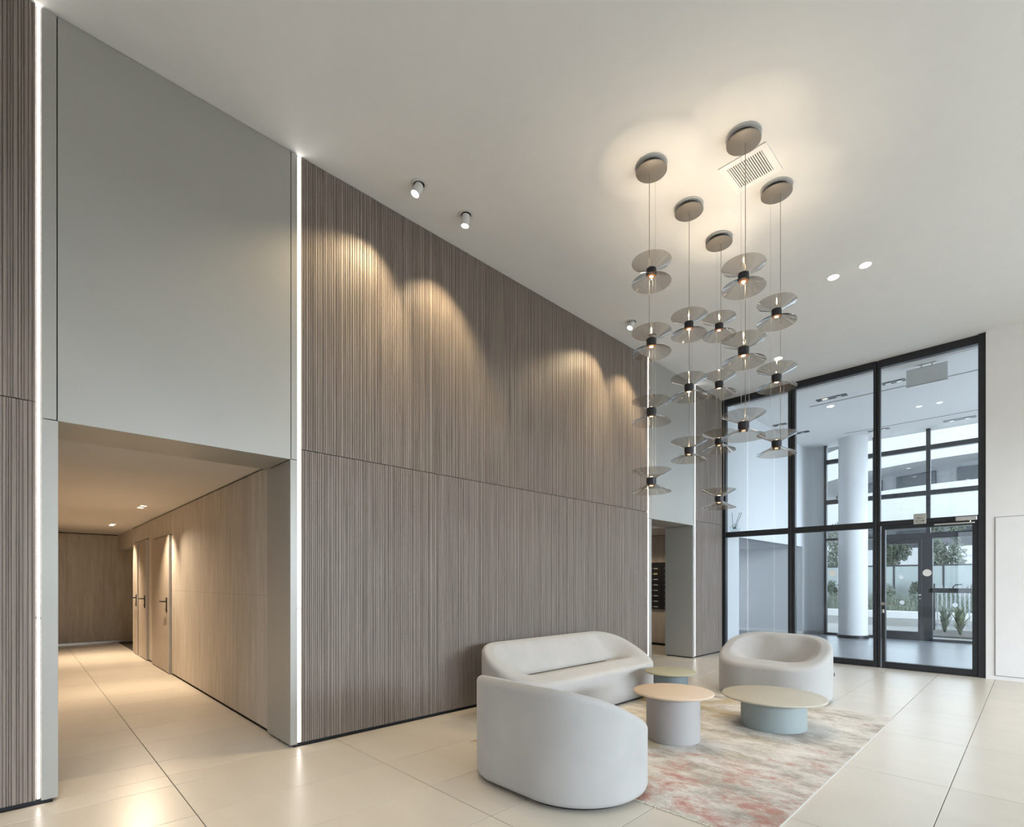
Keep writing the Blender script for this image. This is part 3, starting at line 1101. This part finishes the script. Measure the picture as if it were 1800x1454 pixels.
def downlight(x, y, label, power=90):
    o = tag(empty('downlight', (x, y, CEIL)), label, 'ceiling light')
    MB().lathe([(.066, -.004), (.068, -.001)], (0, 0, 0), 32).build('trim_ring', M_BARREL, o)
    MB().lathe([(.054, -.008), (.054, -.0045)], (0, 0, 0), 32).build('lens', M_SPOT, o)
    spot('downlight_beam', (x, y, CEIL - .02), (0, 0, -1), power, (1.0, .90, .78), 84, .9, None, .11)


downlight(2.688, 6.967, 'lit round downlight, left one of the pair near the pendants')
downlight(3.007, 6.960, 'lit round downlight, right one of the pair near the pendants')
downlight(1.453, 8.859, 'lit round downlight close to the glazed partition, behind the pendants')
downlight(1.54, -.07, 'round downlight over the corridor opening, above the picture', 230)

downlight(5.2, 6.965, 'added round downlight out of view to the right, level with the pair near the pendants', 50)  # unseen lamp, added to bring the white wall up
downlight(5.0, 8.859, 'added round downlight out of view to the right, close to the white wall', 150)  # second added lamp, brightens the white wall from out of view

# air grille
gl = tag(empty('air_grille', (2.62, 4.62, CEIL)), 'square white air grille in ceiling beside the pendant canopies', 'air grille')
g = MB()
for a in ((-.20, .20, -.20, -.145), (-.20, .20, .145, .20), (-.20, -.145, -.145, .145), (.145, .20, -.145, .145)):
    g.box(*a, -.010, 0)
g.build('frame', M_WHITE, gl)
MB().box(-.145, .145, -.145, .145, -.003, -.001).build('void', plain('grille_void', (.10, .09, .08), .9), gl)
for i in range(16):
    x = -.135 + i * .018
    MB().box(x - .0045, x + .0045, -.145, .145, -.010, -.002).build('slat', M_WHITE, gl)

# ================================================================== PENDANTS
ROW4 = (4.098, 3.487, 2.883, 2.277)
ROW3 = (3.880, 3.278, 2.670)
R_SH = .167
UPW, DNW = 13, 9.5
WARM = (1.0, .83, .62)


def pendant(x, y, zs, label, off, seed):
    o = tag(empty('pendant_light', (x, y, CEIL)), label, 'pendant light', )
    MB().lathe([(.118, -.001), (.135, -.003), (.135, -.009), (.118, -.012)], (0, 0, 0), 48).build('ceiling_plate', M_BARREL, o, 40)
    MB().lathe([(.100, -.012), (.100, -.045)], (0, 0, 0), 40).build('canopy_neck', M_DARK, o, 40)
    MB().lathe([(.126, -.045), (.131, -.049), (.131, -.055), (.126, -.059)], (0, 0, 0), 48).build('canopy', M_TAUPE, o, 40)
    zl = zs[-1] - CEIL
    zt = zs[0] - CEIL
    cx, cy = off
    MB().tube([(cx, cy, -.058), (cx, cy, zl + .02)], .0026, 6).build('power_cord', plain('cord_grey', (.20, .18, .16), .6), o)
    MB().tube([(-cx * 1.6, -cy * 1.6 + .012, -.058), (-cx * 1.6, -cy * 1.6 + .012, zl + .03)], .0011, 5).build('steel_cable', M_STEEL, o)
    MB().tube([(cx + .022, cy + .02, zt - .03), (cx + .022, cy + .02, zl + .03)], .0011, 5).build('steel_cable', M_STEEL, o)
    for i, z in enumerate(zs):
        zz = z - CEIL
        b = MB().lathe([(.040, -.030), (.0425, -.028), (.0425, .028), (.040, .030)], (0, 0, 0), 32).build('lamp_body', M_BLACK, o, 40, (0, 0, zz))
        up, dn = [], []
        for (lst, sg) in ((up, 1), (dn, -1)):
            inner = [(.041, .026), (.052, .034), (.085, .052), (.125, .0725), (R_SH, .094)]
            outer = [(r + .0012, h - .0030) for r, h in inner]
            lst += [(r, sg * h) for r, h in outer] + [(r, sg * h) for r, h in reversed(inner)]
        MB().lathe(up, (0, 0, 0), 56, False).build('upper_shade', M_SMOKE, b, 60)
        MB().lathe(dn, (0, 0, 0), 56, False).build('lower_shade', M_SMOKE, b, 60)
        MB().lathe([(.018, .031), (.018, .036), (.010, .040)], (0, 0, 0), 24).build('upper_lamp', M_LAMP, b, 40)
        MB().lathe([(.037, -.031), (.037, -.036), (.019, -.037)], (0, 0, 0), 24).build('lower_rim', plain('copper_rim', (.60, .30, .14), .3, metal=.8), b, 40)
        MB().lathe([(.016, -.0355), (.016, -.039)], (0, 0, 0), 24).build('lower_lamp', M_LAMP, b, 40)
        spot('pendant_up_beam', (x, y, z + .046), (0, 0, 1), UPW, WARM, 62, .75, None, .012)
        spot('pendant_down_beam', (x, y, z - .046), (0, 0, -1), DNW, WARM, 70, .5, None, .015)
        spot('pendant_rim_beam', (x, y, z + .046), (0, 0, 1), 1.7, WARM, 55, .12, None, .01)
    return o


pendant(2.033, 3.963, ROW4, 'leftmost pendant in the cluster, four smoked glass double cones', (-.018, -.004), 1)
pendant(2.710, 4.239, ROW3, 'pendant beside the air grille nearest camera, three smoked double cones', (.010, .012), 2)
pendant(2.030, 4.657, ROW3, 'second pendant from the left, three smoked double cones', (.0, .004), 3)
pendant(2.703, 5.017, ROW3, 'rightmost pendant in the cluster, three smoked glass double cones', (.030, .012), 4)
pendant(2.032, 5.325, ROW4, 'farthest pendant in the cluster, four smoked glass double cones', (.016, .008), 5)

# ================================================================== FURNITURE
rug_c = ((.915 + 3.35) / 2, (2.85 + 6.42) / 2)
RW, RL = 3.35 - .915, 6.42 - 2.85
rug = tag(empty('rug', (rug_c[0], rug_c[1], 0)), 'distressed cream and grey rug with worn red patches under the tables', 'rug')
MB().bbox(-RW / 2, RW / 2, -RL / 2, RL / 2, .0005, .008, .003).build('pile', M_RUG, rug)
M_FR = plain('cream_fringe', (.66, .62, .52), .95, var=.15, scale=60)
for sy in (-1, 1):
    fr = MB()
    rnd = random.Random(5 + sy)
    for i in range(240):
        x = -RW / 2 + RW * (i + .5) / 240
        y = sy * RL / 2
        d = rnd.uniform(.010, .020)
        fr.box(x - .0046, x + .0046, min(y, y + sy * d), max(y, y + sy * d), .0005, .0055)
    fo = fr.build('fringe', M_FR, rug)
    fo['kind'] = 'stuff'
for sx in (-1, 1):
    MB().box(sx * RW / 2 - .003, sx * RW / 2 + .003, -RL / 2, RL / 2, .0004, .007).build('edge_binding', plain('pale_binding', (.50, .48, .45), .9), rug)


def smooth(a, b, x):
    t = max(0., min(1., (x - a) / (b - a)))
    return t * t * (3 - 2 * t)


def tub(nm, Wd, D, loc, rz, label, cat, seat_gap_shade=0.0, tagside=0, drop=.11):
    o = tag(empty(nm, loc, rz), label, cat)
    r0 = .452
    hw, hd = Wd / 2, D / 2

    def contour(d, n_arc=26, n_st=14):
        r = max(.004, r0 - d)
        cx, cy = hw - r0, hd - r0
        if d > r0:
            cx, cy = max(.002, hw - d - .004), max(.002, hd - d - .004)
        pts = []
        corners = [(cx, -cy, -90), (cx, cy, 0), (-cx, cy, 90), (-cx, -cy, 180)]
        for ci, (x, y, a0) in enumerate(corners):
            for i in range(n_arc + 1):
                a = radians(a0 + 90 * i / n_arc)
                pts.append((x + r * cos(a), y + r * sin(a)))
            nx, ny, na = corners[(ci + 1) % 4]
            a1 = radians(a0 + 90)
            pA = (x + r * cos(a1), y + r * sin(a1))
            pB = (nx + r * cos(radians(na)), ny + r * sin(radians(na)))
            ns = n_st if ci in (1, 3) else 1
            for i in range(1, ns):
                t = i / ns
                pts.append((pA[0] + (pB[0] - pA[0]) * t, pA[1] + (pB[1] - pA[1]) * t))
        return [(x, y + hd) for x, y in pts]       # v runs 0 (front) .. D (back)

    def R(v):
        return .425 + .315 * (.6 * smooth(.08 * D, .97 * D, v) + .4 * max(0, min(1, (v / D - .04) / .9)))

    def S(v):
        return .425 - drop * smooth(.22, .60, v)

    D0, D1 = .125, .365

    def T(x, v, d):
        sd = smooth(hw - .66, hw - .40, abs(x))          # 1 at the arms, 0 along the back
        t = max(0., min(1., (d - D0) / (D1 + .04 * sd - D0)))
        wgt = 1 - t ** (1.55 - .55 * sd)
        z = S(v) + (R(v) - S(v)) * wgt
        # seam where back meets seat
        bk = smooth(.42, .56, v) * (1 - smooth(hw - .44, hw - .30, abs(x)))
        z -= (.035 + seat_gap_shade) * bk * math.exp(-((d - D1) / .010) ** 2)
        return z

    rr = .055
    rows = []
    base = contour(0)

    def row(d, fz):
        c = contour(d)
        rows.append([(x, y, fz(x, y, b)) for (x, y), b in zip(c, base)])

    row(.030, lambda x, y, b: .030)
    row(.008, lambda x, y, b: .036)
    row(.0, lambda x, y, b: .060)
    for f_ in (.25, .5, .75, 1.0):
        row(.0, lambda x, y, b, f_=f_: .060 + (T(x, y, 0) - rr - .060) * f_)
    for k in range(1, 9):
        a = k / 8 * pi / 2
        row(rr * (1 - cos(a)), lambda x, y, b, a=a: T(x, y, 0) - rr * (1 - sin(a)))
    ds = [.07, .085, .10, .115, .13, .15, .17, .19, .21, .23, .25, .27, .29, .31, .325, .34, .35, .356, .362, .366, .372, .38, .395, .42, .445]
    for d in ds:
        row(d, lambda x, y, b, d=d: T(x, y, d))
    m = MB()
    m.loft(rows, False)
    n = len(base)
    m.f.append(tuple(range(n - 1, -1, -1)))
    b0 = (len(rows) - 1) * n
    # last ring is a thin loop: close it across
    m.f.append(tuple(b0 + i for i in range(n)))
    m.build('upholstery', M_FABRIC, o, 75)
    if seat_gap_shade:
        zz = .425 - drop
        MB().bbox(-.78, .78, D - D1 - .009, D - D1 + .011, zz - .04, zz + .001, .004).build('seat_gap_shade', M_DARK, o)  # dark strip stands in for the shade down in the seat crease
    pl = [(x, y) for x, y in contour(.05)]
    MB().prism(pl, .009, .034).build('plinth', M_DARK, o)
    for fx in (-hw + .28, hw - .28):
        for fy in (.22, D - .22):
            MB().lathe([(.022, .0086), (.022, .03)], (fx, fy, 0), 14).build('foot', M_BLACK, o)
    if tagside:
        tx = tagside * (hw + .0005)
        MB().box(tx - .002, tx + .002, hd + .10, hd + .125, .30, .34).build('fabric_tag', M_BLACK, o)
    return o


tub('sofa', 2.53, .94, (1.11, 4.64, 0), pi / 2, 'long pale linen tub sofa standing along the slatted wall', 'sofa', .03, 0, .03)
tub('armchair', 1.27, .94, (1.985, 3.25, 0), pi, 'pale linen tub armchair seen from behind, nearest the camera', 'armchair')
tub('armchair', 1.26, .94, (2.103, 6.235, 0), 0, 'pale linen tub armchair facing the camera near the glazed partition', 'armchair', 0, 1)


def table(x, y, rt, rb, h, mt, mbm, label):
    o = tag(empty('coffee_table', (x, y, .008)), label, 'table')
    th = .024
    MB().lathe([(rt - .02, h - th), (rt - .004, h - th + .005), (rt, h - .011), (rt - .003, h - .004), (rt - .010, h)], (0, 0, 0), 72).build('tabletop', mt, o, 40)
    MB().lathe([(rb - .004, 0), (rb, .004), (rb, h - th)], (0, 0, 0), 64).build('drum_base', mbm, o, 40)
    return o


table(2.115, 4.19, .345, .23, .424, plain('tan_lacquer', (.59, .475, .365), .5, var=.02), plain('taupe_lacquer', (.38, .365, .36), .5, var=.02),
      'round coffee table with tan top and tall taupe drum base')
table(2.595, 5.25, .46, .287, .300, plain('sage_beige_lacquer', (.44, .415, .345), .5, var=.02), plain('grey_green_lacquer', (.28, .325, .325), .5, var=.02),
      'wide low coffee table with sage top and grey-green drum base')
table(1.50, 5.28, .281, .187, .392, plain('olive_lacquer', (.34, .33, .235), .5, var=.02), plain('slate_lacquer', (.165, .20, .215), .5, var=.02),
      'small round side table with olive top and slate base beside the sofa')
